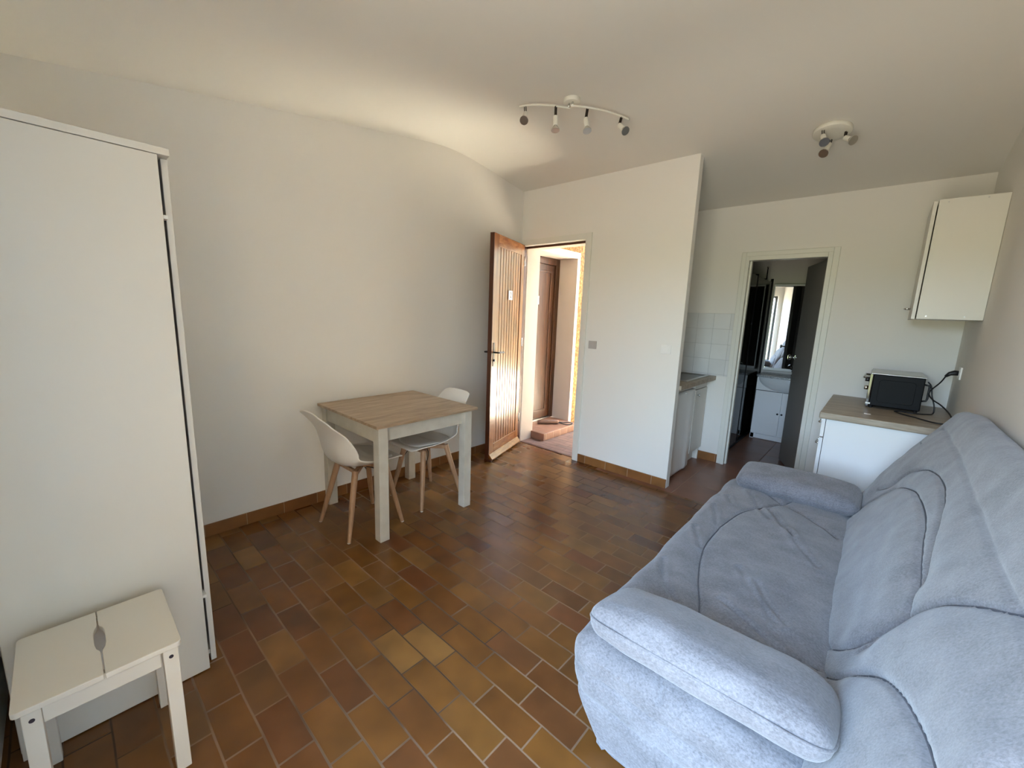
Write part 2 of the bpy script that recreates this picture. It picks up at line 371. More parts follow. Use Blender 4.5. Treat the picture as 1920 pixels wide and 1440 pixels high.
def smoothpoly(pts, n=6):
    out = []; P = [pts[0]] + list(pts) + [pts[-1]]
    for i in range(1, len(P) - 2):
        for k in range(n):
            t = k / n; a = []
            for c in range(len(pts[0])):
                p0, p1, p2, p3 = P[i - 1][c], P[i][c], P[i + 1][c], P[i + 2][c]
                a.append(.5 * (2 * p1 + (p2 - p0) * t + (2 * p0 - 5 * p1 + 4 * p2 - p3) * t * t + (3 * p1 - p0 - 3 * p2 + p3) * t ** 3))
            out.append(tuple(a))
    out.append(tuple(pts[-1])); return out

# ------------------------------------------------------------------ the room
W = 3.352; YB = 3.605; YK = 4.64; CH = 3.0
def zc(y):
    a = 2.392 + .1525 * y; b = 2.648 - .158 * (y - 3.605); k = 26.
    return -math.log(math.exp(-k * a) + math.exp(-k * b)) / k + .004
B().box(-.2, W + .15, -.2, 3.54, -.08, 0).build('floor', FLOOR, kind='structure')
kf = B().box(1.08, W + .15, 3.54, 6.6, -.08, 0); kf.build('floor', KFLOOR, kind='structure')
of = B().box(-.4, 1.08, 3.655, 4.75, -.08, 0); of.build('floor', OFLOOR, kind='structure')
B().box(-.4, 1.08, 4.75, 12, -.08, 0).build('floor', mat('pale_gravel_ground', (.58, .55, .49), .9, bump=(60, .6, .01), noise_mix=(40, (.45, .42, .36), .4, .6, 4)), kind='structure')
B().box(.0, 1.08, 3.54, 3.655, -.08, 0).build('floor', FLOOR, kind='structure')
ys = [-.2 + i * .05 for i in range(int(5.0 / .05))] + [4.80]
prof = [(y, zc(y)) for y in ys]; prof += [(4.80, 2.95), (-.2, 2.95)]
autosm(B().prism(prof, 0, -.2, W + .15).build('ceiling', CEIL, kind='structure'))
B().box(-.2, 0, -.2, 3.84, 0, CH).build('wall_left', WALL, kind='structure')
# partition with the entry doorway: x .05..  .775 clear, 2.115 high
bw = B()
bw.box(0, .035, 3.605, 3.84, 0, CH).box(.035, .79, 3.605, 3.84, 2.115, CH).box(.79, 1.08, 3.605, 3.84, 0, CH).box(1.08, 1.732, 3.605, 3.675, 0, CH)
bw.build('wall_back', WALL, kind='structure')
wk = B().box(1.08, 1.885, YK, 4.71, 0, CH).box(1.885, 2.53, YK, 4.71, 2.025, CH).box(2.53, W, YK, 4.71, 0, CH)
wk.build('wall_kitchen', WALL, kind='structure')
B().box(1.08, 1.15, 3.84, 6.6, 0, CH).build('wall_kitchen_side', WALL, kind='structure')
B().box(W, W + .15, -.2, 4.71, 0, CH).build('wall_right', WALL, kind='structure')
ww = B().box(-.2, WX0, -.2, 0, 0, CH).box(WX0, WX1, -.2, 0, 2.1, CH).box(WX1, W + .15, -.2, 0, 0, CH)
ww.build('wall_window', WALL, kind='structure')
B().box(3.7, 4.3, -1.55, -.30, -.3, 4.2).build('added_sky_blocker', mat('sky_blocker_render', (.27, .205, .14), .9, noise_mix=(3, (.22, .17, .11), .4, .7, 5), bump=(30, .4, .006)), kind='structure')  # unseen wall, added to block sky and warm the light on the left wall
t = thing('window_1', None, None, (WX0, -.1, 0), kind='structure')
wf = B(); GRM = mat('anthracite_window_frame', (.06, .06, .065), .4)
wf.box(WX0, WX0 + .05, -.16, -.10, 0, 2.1).box(WX1 - .05, WX1, -.16, -.10, 0, 2.1).box(WX0 + .05, WX1 - .05, -.16, -.10, 2.05, 2.1)
wf.build('window_frame', GRM, t, bevel=.004)
# bathroom shell
bs = B().box(2.62, 2.69, 4.71, 6.6, 0, 2.4); bs.build('wall_bath_right', BATHW, kind='structure')
B().box(1.15, 2.62, 6.38, 6.5, 0, 2.4).build('wall_bath_back', BATHW, kind='structure')
B().box(1.15, 2.69, 4.71, 6.5, 2.32, 2.42).build('ceiling', BATHW, kind='structure')
B().box(1.15, 1.158, 4.712, 6.38, 0, 2.2).build('wall_shower_tiling', SHOWT, kind='structure')
# skirtings
B().box(.0005, .011, .56, 3.604, 0, .078).build('baseboard_left', BASEM, kind='structure', bevel=.002)
B().box(.845, 1.731, 3.593, 3.6045, 0, .078).build('baseboard_back', BASEX, kind='structure', bevel=.002)
B().box(1.66, 1.846, 4.628, 4.6395, 0, .085).build('baseboard_kitchen', BASEX, kind='structure', bevel=.002)
B().box(2.575, 2.715, 4.628, 4.6395, 0, .085).build('baseboard_kitchen', BASEX, kind='structure', bevel=.002)
# splash tiles behind the kitchenette
B().box(1.152, 1.862, 4.632, 4.6396, .885, 1.497).build('trim_1', SPLASH, kind='structure', bevel=.002)
# thin threshold and pale border strip of the partition
B().box(.036, .79, 3.64, 3.66, 0, .004).build('trim_2', DOORE, kind='structure')

# ------------------------------------------------------------------ entry door (structure): frame + open leaf
d1 = thing('door_1', None, None, (.04, 3.6, 0), kind='structure')
fr = B().box(.786, .845, 3.590, 3.612, 0, 2.175).box(.775, .79, 3.60, 3.655, 0, 2.115).box(.0, .786, 3.590, 3.612, 2.118, 2.175)
fr.build('door_frame', TRIMW, d1, bevel=.003)
B().box(.020, .036, 3.60, 3.65, 0, 2.115).box(.036, .775, 3.64, 3.655, 2.095, 2.115).build('door_stop', DOORE, d1, bevel=.002)
# leaf: hinge H, free end F
H = Vector((.052, 3.592, 0)); Fp = Vector((.268, 2.925, 0)); dl = (Fp - H); LL = dl.length; e1 = dl.normalized(); e2 = Vector((-e1.y, e1.x, 0))
if e2.x < 0: e2 = -e2      # e2 points to +x, the outer planked face
def lb(b, a0, a1, t0, t1, z0, z1):
    c = H + e1 * ((a0 + a1) / 2) + e2 * ((t0 + t1) / 2); c.z = (z0 + z1) / 2
    return b.obox(c, e1 * ((a1 - a0) / 2), e2 * ((t1 - t0) / 2), Vector((0, 0, (z1 - z0) / 2)))
ZT = 2.125; TH = .042
fl = B(); lb(fl, 0, .075, -TH, 0, .012, ZT); lb(fl, LL - .095, LL - .004, -TH, 0, .012, ZT)
fl.build('stile', DOORW, d1, bevel=.003)
rl = B(); lb(rl, .075, LL - .095, -TH, 0, ZT - .11, ZT); lb(rl, .075, LL - .095, -TH, 0, .012, .16)
rl.build('rail', DOORH, d1, bevel=.003)
e_ = B(); lb(e_, LL - .004, LL, -TH, -.001, .014, ZT - .001); e_.build('leaf_edge', DOORE, d1)
npk = 9; pw = (LL - .17) / npk
pk = B()
for i in range(npk):
    a = .075 + i * pw; lb(pk, a + .004, a + pw - .004, -TH + .008, -.007, .15, ZT - .10)
lb(pk, .07, LL - .09, -TH + .01, -.016, .15, ZT - .10)
pk.build('planks', DOORW, d1, bevel=.003)
wb_ = B(); cw = []
for a in (.02, LL + .002):
    pass
base = H.copy()
pr = [(0, .075), (.006, .078), (.040, .035), (.040, .022), (0, .018)]
vv = []
for a in (.015, LL + .003):
    for t_, z_ in pr: vv.append(H + e1 * a + e2 * t_ + Vector((0, 0, z_)))
n5 = len(pr); wb_.add(vv, [tuple(range(n5)), tuple(range(n5, 2 * n5))] + [(i, (i + 1) % n5, n5 + (i + 1) % n5, n5 + i) for i in range(n5)])
wb_.build('weather_bar', DOORH, d1, bevel=.002)
sg = B(); lb(sg, LL - .03, LL + .004, -TH - .002, .03, .004, .03); sg.build('bottom_seal', DOORE, d1)
hz = 1.06
hp = B(); lb(hp, LL - .062, LL - .030, 0, .004, hz - .13, hz + .09)
hp.tube([H + e1 * (LL - .046) + Vector((0, 0, hz)), H + e1 * (LL - .046) + e2 * .045 + Vector((0, 0, hz)), H + e1 * (LL - .052) + e2 * .052 + Vector((0, 0, hz)), H + e1 * (LL - .16) + e2 * .055 + Vector((0, 0, hz - .004))], .008)
lb(hp, LL - .062, LL - .030, -TH - .004, -TH, hz - .13, hz + .09)
hp.tube([H + e1 * (LL - .046) - e2 * (TH + 0) + Vector((0, 0, hz)), H + e1 * (LL - .046) - e2 * (TH + .05) + Vector((0, 0, hz)), H + e1 * (LL - .16) - e2 * (TH + .055) + Vector((0, 0, hz - .004))], .008)
hd = hp.build('door_handle', DKMET, d1, smooth=False, bevel=.001)
kc = B(); kc.lathe([(0, .010), (.012, .010)], H + e1 * (LL - .046) + e2 * .004 + Vector((0, 0, hz - .075)), e2, 12); kc.build('keyhole', BLKM, d1)
hg = B()
for z_ in (.25, 1.08, 1.92): hg.tube([(.050, 3.597, z_), (.050, 3.597, z_ + .09)], .009)
hg.build('hinge', STEEL, d1, smooth=True)
pc = H + e1 * (LL * .46) + Vector((0, 0, 1.60))
pl_ = B(); lb(pl_, LL * .46 - .045, LL * .46 + .045, -.001, .004, 1.555, 1.645)
npl = pl_.build('number_plate', PLAST, d1, bevel=.002)
text_mesh('number', '2', .075, .0006, pc + e2 * .0048, -e1, (0, 0, 1), DKMET, npl)

# ------------------------------------------------------------------ outside the entry: neighbour's wall, recess, door
nb = B()
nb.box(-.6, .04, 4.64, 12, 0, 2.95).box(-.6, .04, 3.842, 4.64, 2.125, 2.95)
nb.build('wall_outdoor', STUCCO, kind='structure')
B().box(-.6, 8, 9.0, 9.3, 0, 4.2).build('wall_outdoor', mat('added_far_sky_blocker', (.30, .24, .16), .9, noise_mix=(5, (.16, .20, .08), .4, .6, 5)), kind='structure')  # added wall, blocks the low bright sky mirrored in the open leaf
rv = B()
rv.box(-.24, .046, 4.60, 4.66, 0, 2.18).box(-.24, .046, 3.842, 4.60, 2.11, 2.18)
rv.build('trim_3', REVEAL, kind='structure', bevel=.004)
B().box(-.30, .034, 3.842, 3.875, 0, 2.11).build('trim_4', REVEAL, kind='structure')
rr_ = B().box(.0352, .0395, 3.656, 3.8405, 0, 2.114).box(.0395, .785, 3.656, 3.8395, 2.108, 2.1145).box(.7855, .7895, 3.656, 3.84, 0, 2.114)
rr_.build('trim_5', REVEAL, kind='structure')
nd = thing('door_2', None, None, (-.24, 4.2, .085), kind='structure')
B().box(-.30, -.215, 4.52, 4.598, .085, 2.108).box(-.30, -.215, 3.876, 4.52, 2.03, 2.108).box(-.30, -.215, 3.876, 3.92, .085, 2.03).build('door_frame', NDOOR, nd, bevel=.004)
B().box(-.29, -.235, 3.92, 4.518, .105, 2.028).build('leaf', NDOOR, nd, bevel=.003)
mo = B()
for a0, a1, b0, b1 in ((3.985, 4.455, 1.93, 1.955), (3.985, 4.455, .19, .215), (4.43, 4.455, .215, 1.93), (3.985, 4.01, .215, 1.93)): mo.box(-.236, -.226, a0, a1, b0, b1)
mo.build('moulding', NDOOR, nd, bevel=.003)
B().box(-.25, -.20, 3.92, 4.52, .087, .103).build('sill', STEEL, nd)
np2 = B().box(-.235, -.231, 4.115, 4.225, 1.545, 1.645).build('number_plate', PLAST, nd, bevel=.002)
text_mesh('number', '20', .075, .0006, (-.2305, 4.17, 1.597), (0, 1, 0), (0, 0, 1), DKMET, np2)
st = B().box(-.24, .222, 3.85, 4.56, 0, .085); st.build('step', tiles('step_tiles', 'YZ', .14, 4, 3.9, -2, .003, [(.24, .115, .07), (.29, .14, .085)], (.5, .38, .28), .4), kind='structure', bevel=.006)
um = thing('cloth_bundle', 'brown rolled cloth bundle lying on the step outside the entry door', 'bundle', (-.02, 4.24, .085))
ub = B(); ub.tube([(-.10, 4.14, .112), (-.07, 4.17, .113), (0, 4.25, .115), (.06, 4.32, .113), (.075, 4.34, .112)], [.018, .026, .027, .026, .020], 14)
ub.build('cloth', BUNDLE, um, smooth=True)
us = B(); us.tube(smoothpoly([(.07, 4.335, .11), (.12, 4.37, .105), (.17, 4.42, .11), (.20, 4.46, .10), (.21, 4.42, .095), (.18, 4.37, .093), (.12, 4.34, .10), (.075, 4.33, .108)]), .006, 8)
us.build('strap', CURTH, um, smooth=True)
def rock(nm, c, s, label):
    b = rbox(*c, *s, .02, .012, lambda p, n: p + n * (.006 * noise.noise(p * 40)))
    tag(b.build(nm, STONE, smooth=True), label, 'stone')
rock('stone', (.30, 4.62, .035), (.10, .12, .07), 'pale stone lump at the foot of the ochre stucco wall')

# ------------------------------------------------------------------ bathroom door (structure)
d3 = thing('door_3', None, None, (2.2, 4.64, 0), kind='structure')
f3 = B()
f3.box(1.846, 1.885, 4.622, 4.641, 0, 2.062).box(2.53, 2.572, 4.622, 4.641, 0, 2.062).box(1.885, 2.53, 4.622, 4.641, 2.022, 2.062)
f3.build('architrave', TRIMW, d3, bevel=.003)
f4 = B().box(1.884, 1.915, 4.612, 4.718, 0, 2.024).box(2.497, 2.531, 4.612, 4.718, 0, 2.024).box(1.915, 2.497, 4.612, 4.718, 1.985, 2.024)
f4.box(1.885, 1.93, 4.66, 4.70, 0, 1.99)
f4.build('door_jamb', TRIMW, d3, bevel=.003)
H3 = Vector((2.492, 4.725, 0)); F3 = Vector((2.288, 5.262, 0)); g1 = (F3 - H3).normalized(); L3 = (F3 - H3).length; g2 = Vector((g1.y, -g1.x, 0))
if g2.x < 0: g2 = -g2
def lb3(b, a0, a1, t0, t1, z0, z1):
    c = H3 + g1 * ((a0 + a1) / 2) + g2 * ((t0 + t1) / 2); c.z = (z0 + z1) / 2
    return b.obox(c, g1 * ((a1 - a0) / 2), g2 * ((t1 - t0) / 2), Vector((0, 0, (z1 - z0) / 2)))
b3 = B(); lb3(b3, 0, L3, 0, .038, .012, 1.98); b3.build('leaf', GREYD, d3, bevel=.003)
k3 = B(); k3.lathe([(0, .022), (.006, .022), (.008, .009), (.038, .009), (.044, .022), (.056, .027), (.066, .022), (.068, 0)], H3 + g1 * (L3 - .065) + Vector((0, 0, 1.09)), -g2, 20)
k3.build('door_knob', CHROME, d3, smooth=True)

# ------------------------------------------------------------------ wardrobe
wd = thing('wardrobe', 'tall plain cream-white wardrobe with a single flat door, standing by the left wall', 'wardrobe', (.82, .295, 0))
c = B().box(.5, 1.095, .040, .058, 0, 1.882).box(.5, 1.095, .535, .553, 0, 1.882).box(.5, .506, .058, .535, .02, 1.882).box(.506, 1.09, .058, .535, .03, .048)
c.build('carcass', WHITE, wd, bevel=.0015)
B().box(.5, 1.140, .040, .553, 1.883, 1.905).build('top_panel', WHITE, wd, bevel=.0015)
dr = B().box(1.118, 1.138, .046, .522, .004, 1.881).build('door', WHITE, wd, bevel=.0015)
for z_ in (1.69, .30): B().box(1.08, 1.122, .519, .536, z_, z_ + .012).build('hinge', PLAST, wd)
B().box(1.0, 1.06, .506, .534, .05, 1.88).build('gap_shade', mat('wardrobe_gap_shade', (.03, .022, .018), .8), wd)  # near-black strip, its colour stands in for shade in the door gap

# ------------------------------------------------------------------ step stool
so = thing('step_stool', 'small white wooden step stool with an oval hand hole, in front of the wardrobe', 'stool', (1.34, .24, 0))
def stool_half(sgn):
    # plan outline with notch of the hand hole; long direction x
    x0, x1 = 1.184, 1.513; ym = .243; r = .012
    ye = .080 if sgn < 0 else .405
    g = .0014
    notch = [(1.262, g), (1.272, .003), (1.284, .0085), (1.305, .0115), (1.335, .0122), (1.365, .0115), (1.386, .0085), (1.398, .003), (1.408, g)]
    pts = [(x0, ym + sgn * g)] + [(a, ym + sgn * b) for a, b in notch] + [(x1, ym + sgn * g)]
    for k in range(5):
        t_ = k * math.pi / 8; pts.append((x1 - r + r * math.cos(t_), ye - sgn * r + sgn * r * math.sin(t_)))
    for k in range(5):
        t_ = math.pi / 2 + k * math.pi / 8; pts.append((x0 + r + r * math.cos(t_), ye - sgn * r + sgn * r * math.sin(t_)))
    return pts
for sg_ in (-1, 1):
    B().prism(stool_half(sg_), 2, .424, .440).build('seat_board', WHITE, so, bevel=.002)
for (xa, xb) in ((1.462, 1.498), (1.182, 1.218)):
    for (ya, yb, sp) in ((.094, .128, -1), (.362, .397, 1)):
        lg = B(); dz = .424
        sx_ = .010 if xa > 1.3 else -.006
        lg.add([(xa + sx_, ya, 0), (xb + sx_, ya, 0), (xb + sx_, yb, 0), (xa + sx_, yb, 0), (xa, ya, dz), (xb, ya, dz), (xb, yb, dz), (xa, yb, dz)],
               [(0, 3, 2, 1), (4, 5, 6, 7), (0, 1, 5, 4), (1, 2, 6, 5), (2, 3, 7, 6), (3, 0, 4, 7)])
        L_ = lg.build('leg', WHITE, so, bevel=.002)
        if xa > 1.3:
            B().lathe([(-.004, .0055), (.0012, .0055)], (xb + .0006, (ya + yb) / 2, .392), (1, 0, 0), 14).build('screw_hole', SKIN, L_)
for a_, b_ in ((1.468, 1.486), (1.194, 1.212)): B().box(a_, b_, .128, .358, .362, .424).build('apron', WHITE, so, bevel=.0015)
for a_, b_ in ((.090, .108), (.378, .396)): B().box(1.218, 1.462, a_, b_, .362, .424).build('side_rail', WHITE, so, bevel=.0015)

# ------------------------------------------------------------------ dining table
tb = thing('dining_table', 'square dining table with oak-look top and white legs against the left wall', 'table', (.43, 1.835, 0))
TM = mat('painted_table_wood', (.60, .56, .475), .45, noise_mix=(14, (.54, .50, .42), .4, .7, 4), bump=(25, .1, .001))
B().box(.028, .830, 1.435, 2.235, .732, .750).build('tabletop', OAK, tb, bevel=.0015)
for xa, xb in ((.045, .108), (.745, .808)):
    for ya, yb in ((1.458, 1.521), (2.135, 2.198)):
        B().box(xa, xb, ya, yb, 0, .7315).build('leg', TM, tb, bevel=.002)
for q in ((.752, .772, 1.521, 2.135), (.052, .072, 1.521, 2.135), (.108, .745, 1.466, 1.486), (.108, .745, 2.170, 2.190)):
    B().box(*q, .632, .7315).build('apron', TM, tb, bevel=.0015)

# ------------------------------------------------------------------ dining chairs
def make_chair():
    r = thing('dining_chair', '', 'chair', (0, 0, 0), group='white shell dining chairs at the table')
    P = [(.225, .438, .135, .0, .00), (.215, .452, .175, .004, .0), (.17, .452, .205, .020, .0), (.08, .443, .222, .036, .0), (-.03, .438, .228, .055, .0), (-.12, .447, .228, .070, .015),
         (-.175, .475, .226, .060, .055), (-.205, .53, .222, .025, .085), (-.222, .60, .214, .0, .085), (-.238, .67, .196, .0, .058), (-.262, .725, .176, .0, .020), (-.284, .765, .166, .0, .004), (-.303, .795, .150, -.004, -.006), (-.313, .812, .112, -.010, -.004)]
    P = smoothpoly(P, 4); nu = 20; V = []; F = []
    for (y, z, hw, lift, fwd) in P:
        for i in range(nu + 1):
            u = -1 + 2 * i / nu; a = abs(u) ** 2.6
            V.append((hw * (u * (1 - .06 * a)), y + fwd * a, z + lift * a))
    for j in range(len(P) - 1):
        for i in range(nu):
            k = j * (nu + 1) + i; F.append((k, k + 1, k + nu + 2, k + nu + 1))
    s = B(); s.add(V, F); o = s.build('seat_shell', PLASTC, r, smooth=True)
    sm = o.modifiers.new('s', 'SOLIDIFY'); sm.thickness = .009; sm.offset = 0; bv = o.modifiers.new('b', 'SUBSURF'); bv.levels = 1; bv.render_levels = 1
    # pad
    n = 22; V = []; F = []
    def top(u, v):   # u,v in -1..1 -> on shell
        y = .02 + .175 * v; hw = .185 - .012 * v * v; x = hw * u
        z = .447 + (.006 if v > 0 else .02 * v * v) + .042 * abs(x / .226) ** 2.6
        return x, y, z
    for side in (0, 1):
        for j in range(n + 1):
            for i in range(n + 1):
                u, v = -1 + 2 * i / n, -1 + 2 * j / n
                # square to squircle
                uu = u * math.sqrt(1 - .42 * v * v); vv_ = v * math.sqrt(1 - .42 * u * u)
                x, y, z = top(uu * 1.02, vv_)
                e = max(abs(u), abs(v)); h = .020 * (1 - e ** 6)
                V.append((x, y, z + (h + .002 if side else -.001)))
    m_ = (n + 1) ** 2
    for side in (0, 1):
        for j in range(n):
            for i in range(n):
                k = side * m_ + j * (n + 1) + i; q = (k, k + 1, k + n + 2, k + n + 1); F.append(q if side else q[::-1])
    rim = [i for i in range(n)] + [i * (n + 1) + n for i in range(n)] + [n * (n + 1) + n - i for i in range(n)] + [(n - i) * (n + 1) for i in range(n)]
    for a, b in zip(rim, rim[1:] + rim[:1]): F.append((a, b, b + m_, a + m_))
    s = B(); s.add(V, F); s.build('seat_pad', PAD, r, smooth=True)
    for sx in (-1, 1):
        for sy in (-1, 1):
            lg = B(); lg.tube([(sx * .112, sy * .105 + .01, .418), (sx * .150, sy * .147 + .004, .21), (sx * .190, sy * .190, .004)], [.0195, .018, .0115], 12)
            L_ = lg.build('leg', BEECH, r, smooth=True); autosm(L_, 50)
            B().lathe([(0, .010), (.004, .012)], (sx * .190, sy * .190, 0), (0, 0, 1), 12).build('foot_pad', PLAST, L_)
    fr = B()
    fr.obox((0, .01, .405), (.115, .105, 0), (-.009, .010, 0), (0, 0, .014)); fr.obox((0, .01, .405), (.115, -.105, 0), (.009, .010, 0), (0, 0, .014))
    fr.box(-.115, .115, .105, .121, .40, .424).box(-.115, .115, -.10, -.084, .40, .424)
    fr.lathe([(0, .06), (.012, .06)], (0, .01, .418), (0, 0, 1), 20)
    fr.build('under_frame', BEECH, r, bevel=.002)
    wr = B(); 
    for sx in (-1, 1): wr.tube(smoothpoly([(sx * .14, .12, .30), (sx * .10, .06, .385), (0, .01, .395)], 5), .003, 6)
    wr.build('bracing_wire', DKMET, r, smooth=True)
    return r
ch = make_chair()
ch['label'] = 'white shell chair at the near side of the table, its back towards the wardrobe'
ch.location = (.483, 1.508, 0); ch.rotation_euler = (0, 0, math.radians(1))
c2 = dup(ch, (.452, 2.062, 0), math.radians(181.5), 'white shell chair on the far side of the table, its back towards the entry door')

# ------------------------------------------------------------------ light switches, outlet
def switch(name, x, z, label, mt, rock_):
    s = thing(name, label, 'switch' if rock_ else 'outlet', (x, 3.603, z))
    B().box(x - .042, x + .042, 3.594, 3.6048, z - .037, z + .037).build('plate', mt, s, bevel=.003)
    if rock_: B().box(x - .026, x + .026, 3.590, 3.5945, z - .024, z + .026).build('rocker', mt, s, bevel=.002)
    else:
        B().box(x - .028, x + .028, 3.591, 3.5945, z - .026, z + .026).build('rocker', mt, s, bevel=.002)
switch('light_switch', .925, 1.163, 'small grey light switch on the partition beside the entry door', mat('grey_plastic', (.46, .43, .40), .4), True)
switch('light_switch', 1.617, 1.178, 'white light switch near the free edge of the partition', PLAST, True)
ol = thing('wall_outlet', 'white power outlet on the right wall above the sofa back', 'outlet', (3.352, 4.30, 1.135))
B().box(3.342, 3.3515, 4.258, 4.342, 1.095, 1.177).build('plate', PLAST, ol, bevel=.002)
B().lathe([(0, .024), (.004, .024), (.0041, .020)], (3.3435, 4.30, 1.136), (-1, 0, 0), 24).build('socket', PLAST, ol)
# plug + cord of the oven
cdn = thing('power_cord', 'black power cord running from the mini oven to the wall outlet', 'cord', (3.28, 4.3, .9))
B().tube([(3.339, 4.30, 1.136), (3.322, 4.298, 1.136), (3.300, 4.294, 1.128), (3.282, 4.288, 1.108)], [.017, .018, .014, .008], 12).build('plug', BLKM, cdn, smooth=True)
B().tube(smoothpoly([(3.284, 4.289, 1.11), (3.262, 4.26, 1.065), (3.225, 4.22, 1.015), (3.215, 4.19, .985), (3.235, 4.16, .955), (3.275, 4.10, .93), (3.31, 4.00, .895), (3.322, 3.93, .858), (3.30, 3.86, .851), (3.24, 3.85, .850), (3.16, 3.95, .850), (3.10, 4.02, .850), (3.06, 4.10, .850), (3.09, 4.135, .850), (3.15, 4.12, .850), (3.22, 4.16, .850), (3.255, 4.22, .853), (3.255, 4.23, .90), (3.235, 4.235, .97), (3.222, 4.24, 1.035), (3.203, 4.25, 1.062)], 6), .0042, 8).build('cable', BLKM, cdn, smooth=True)

# ------------------------------------------------------------------ base cabinet with worktop and mini oven
bc = thing('base_cabinet', 'low white kitchen cabinet behind the sofa, its blank side facing the room', 'cabinet', (3.03, 4.15, 0))
B().box(2.722, 3.345, 3.690, 3.708, .0, .8005).box(2.722, 3.345, 4.607, 4.6265, .0, .8005).box(2.722, 3.345, 3.708, 4.607, .09, .108).box(3.33, 3.345, 3.708, 4.607, .108, .8).box(2.76, 2.778, 3.708, 4.607, 0, .09).build('body', WHITEB, bc, bevel=.001)
dw = B().box(2.698, 2.719, 3.692, 4.150, .672, .798).build('drawer', WHITEB, bc, bevel=.0015)
B().tube([(2.698, 3.86, .738), (2.676, 3.86, .738), (2.672, 3.864, .738), (2.672, 3.976, .738), (2.676, 3.98, .738), (2.698, 3.98, .738)], .005, 8).build('handle', CHROME, dw, smooth=True)
do = B().box(2.698, 2.719, 3.692, 4.150, .095, .664).build('door', WHITEB, bc, bevel=.0015)
B().tube([(2.698, 3.86, .585), (2.676, 3.86, .585), (2.672, 3.864, .585), (2.672, 3.976, .585), (2.676, 3.98, .585), (2.698, 3.98, .585)], .005, 8).build('handle', CHROME, do, smooth=True)
do2 = B().box(2.698, 2.719, 4.156, 4.605, .095, .798).build('door', WHITEB, bc, bevel=.0015)
wt_ = B().box(2.682, 3.350, 3.660, 4.6385, .801, .8455).build('worktop', OAKX, None, bevel=.006, seg=3)
tag(wt_, 'wood-look worktop on the white base cabinet, holding the mini oven', 'worktop')
tag(B().box(2.905, 2.94, 3.84, 3.862, .8456, .8475).build('sticker', PLAST), 'small white paper label on the worktop edge below the mini oven', 'label')
ov = thing('mini_oven', 'black mini oven on the wood-look worktop, its knobs turned to the left', 'oven', (3.05, 4.37, .846))
B().box(2.918, 3.185, 4.152, 4.598, .862, 1.090).build('casing', BLACK, ov, bevel=.006)
B().box(2.905, 3.188, 4.150, 4.600, 1.0905, 1.096).build('top_plate', STEEL, ov, bevel=.002)
B().box(2.900, 2.917, 4.150, 4.600, .858, 1.0895).build('front_panel', mat('dark_glossy_fascia', (.05, .035, .03), .08, spec=.8), ov, bevel=.002)
fp = B()
pts_ = []
def rrect(x0, x1, z0, z1, r):
    o_ = []
    for cx_, cz_, a0 in ((x1 - r, z1 - r, 0), (x0 + r, z1 - r, 90), (x0 + r, z0 + r, 180), (x1 - r, z0 + r, 270)):
        for k in range(5):
            a = math.radians(a0 + k * 22.5); o_.append((cx_ + r * math.cos(a), cz_ + r * math.sin(a)))
    return o_
q = rrect(2.955, 3.145, .895, 1.055, .02); B().prism(q, 1, 4.1475, 4.153).build('pressed_side_panel', BLACK, ov, bevel=.002)
for z_, mt in ((1.045, BLKM), (.985, CHROME)):
    B().lathe([(0, .012), (.004, .016), (.022, .015), (.024, .012)], (2.900, 4.19, z_), (-1, 0, 0), 20).build('knob', mt, ov, smooth=True)
B().tube([(2.90, 4.28, 1.05), (2.868, 4.28, 1.05), (2.868, 4.56, 1.05), (2.90, 4.56, 1.05)], .006, 8).build('handle', STEEL, ov, smooth=True)
for y_ in (4.18, 4.57):
    for x_ in (2.93, 3.165): B().lathe([(0, .011), (.016, .013)], (x_, y_, .8462), (0, 0, 1), 12).build('foot', BLKM, ov)
B().box(2.899, 2.925, 4.1490, 4.1500, .872, .884).build('maker_badge', PLAST, ov)
B().tube([(3.186, 4.2, .93), (3.208, 4.2, .935), (3.212, 4.2, .95), (3.212, 4.2, 1.03), (3.208, 4.2, 1.042), (3.186, 4.2, 1.045)], .006, 8).build('rear_spacer', BLKM, ov, smooth=True)

# ------------------------------------------------------------------ wall cabinet
wc = thing('wall_cabinet', 'white wall cabinet hung high on the right wall above the mini oven', 'cabinet', (3.2, 4.2, 1.484))
B().box(3.066, 3.3505, 3.915, 3.931, 1.484, 2.196).box(3.066, 3.3505, 4.379, 4.395, 1.484, 2.196).box(3.066, 3.3505, 3.931, 4.379, 1.484, 1.50).box(3.066, 3.3505, 3.931, 4.379, 2.18, 2.196).box(3.34, 3.3505, 3.931, 4.379, 1.5, 2.18).build('body', WHITE, wc, bevel=.001)
wdr = B().box(3.042, 3.0605, 3.916, 4.394, 1.482, 2.190).build('door', WHITE, wc, bevel=.0015)
B().tube([(3.042, 4.21, 1.555), (3.016, 4.21, 1.555), (3.012, 4.214, 1.555), (3.012, 4.336, 1.555), (3.016, 4.34, 1.555), (3.042, 4.34, 1.555)], .005, 8).build('handle', CHROME, wdr, smooth=True)
for x_, z_ in ((3.107, 2.178), (3.267, 2.182), (3.108, 1.502), (3.273, 1.502)):
    B().lathe([(0, .004), (.0015, .0035)], (x_, 3.915, z_), (0, -1, 0), 10).build('screw_cap', STEEL, wc)

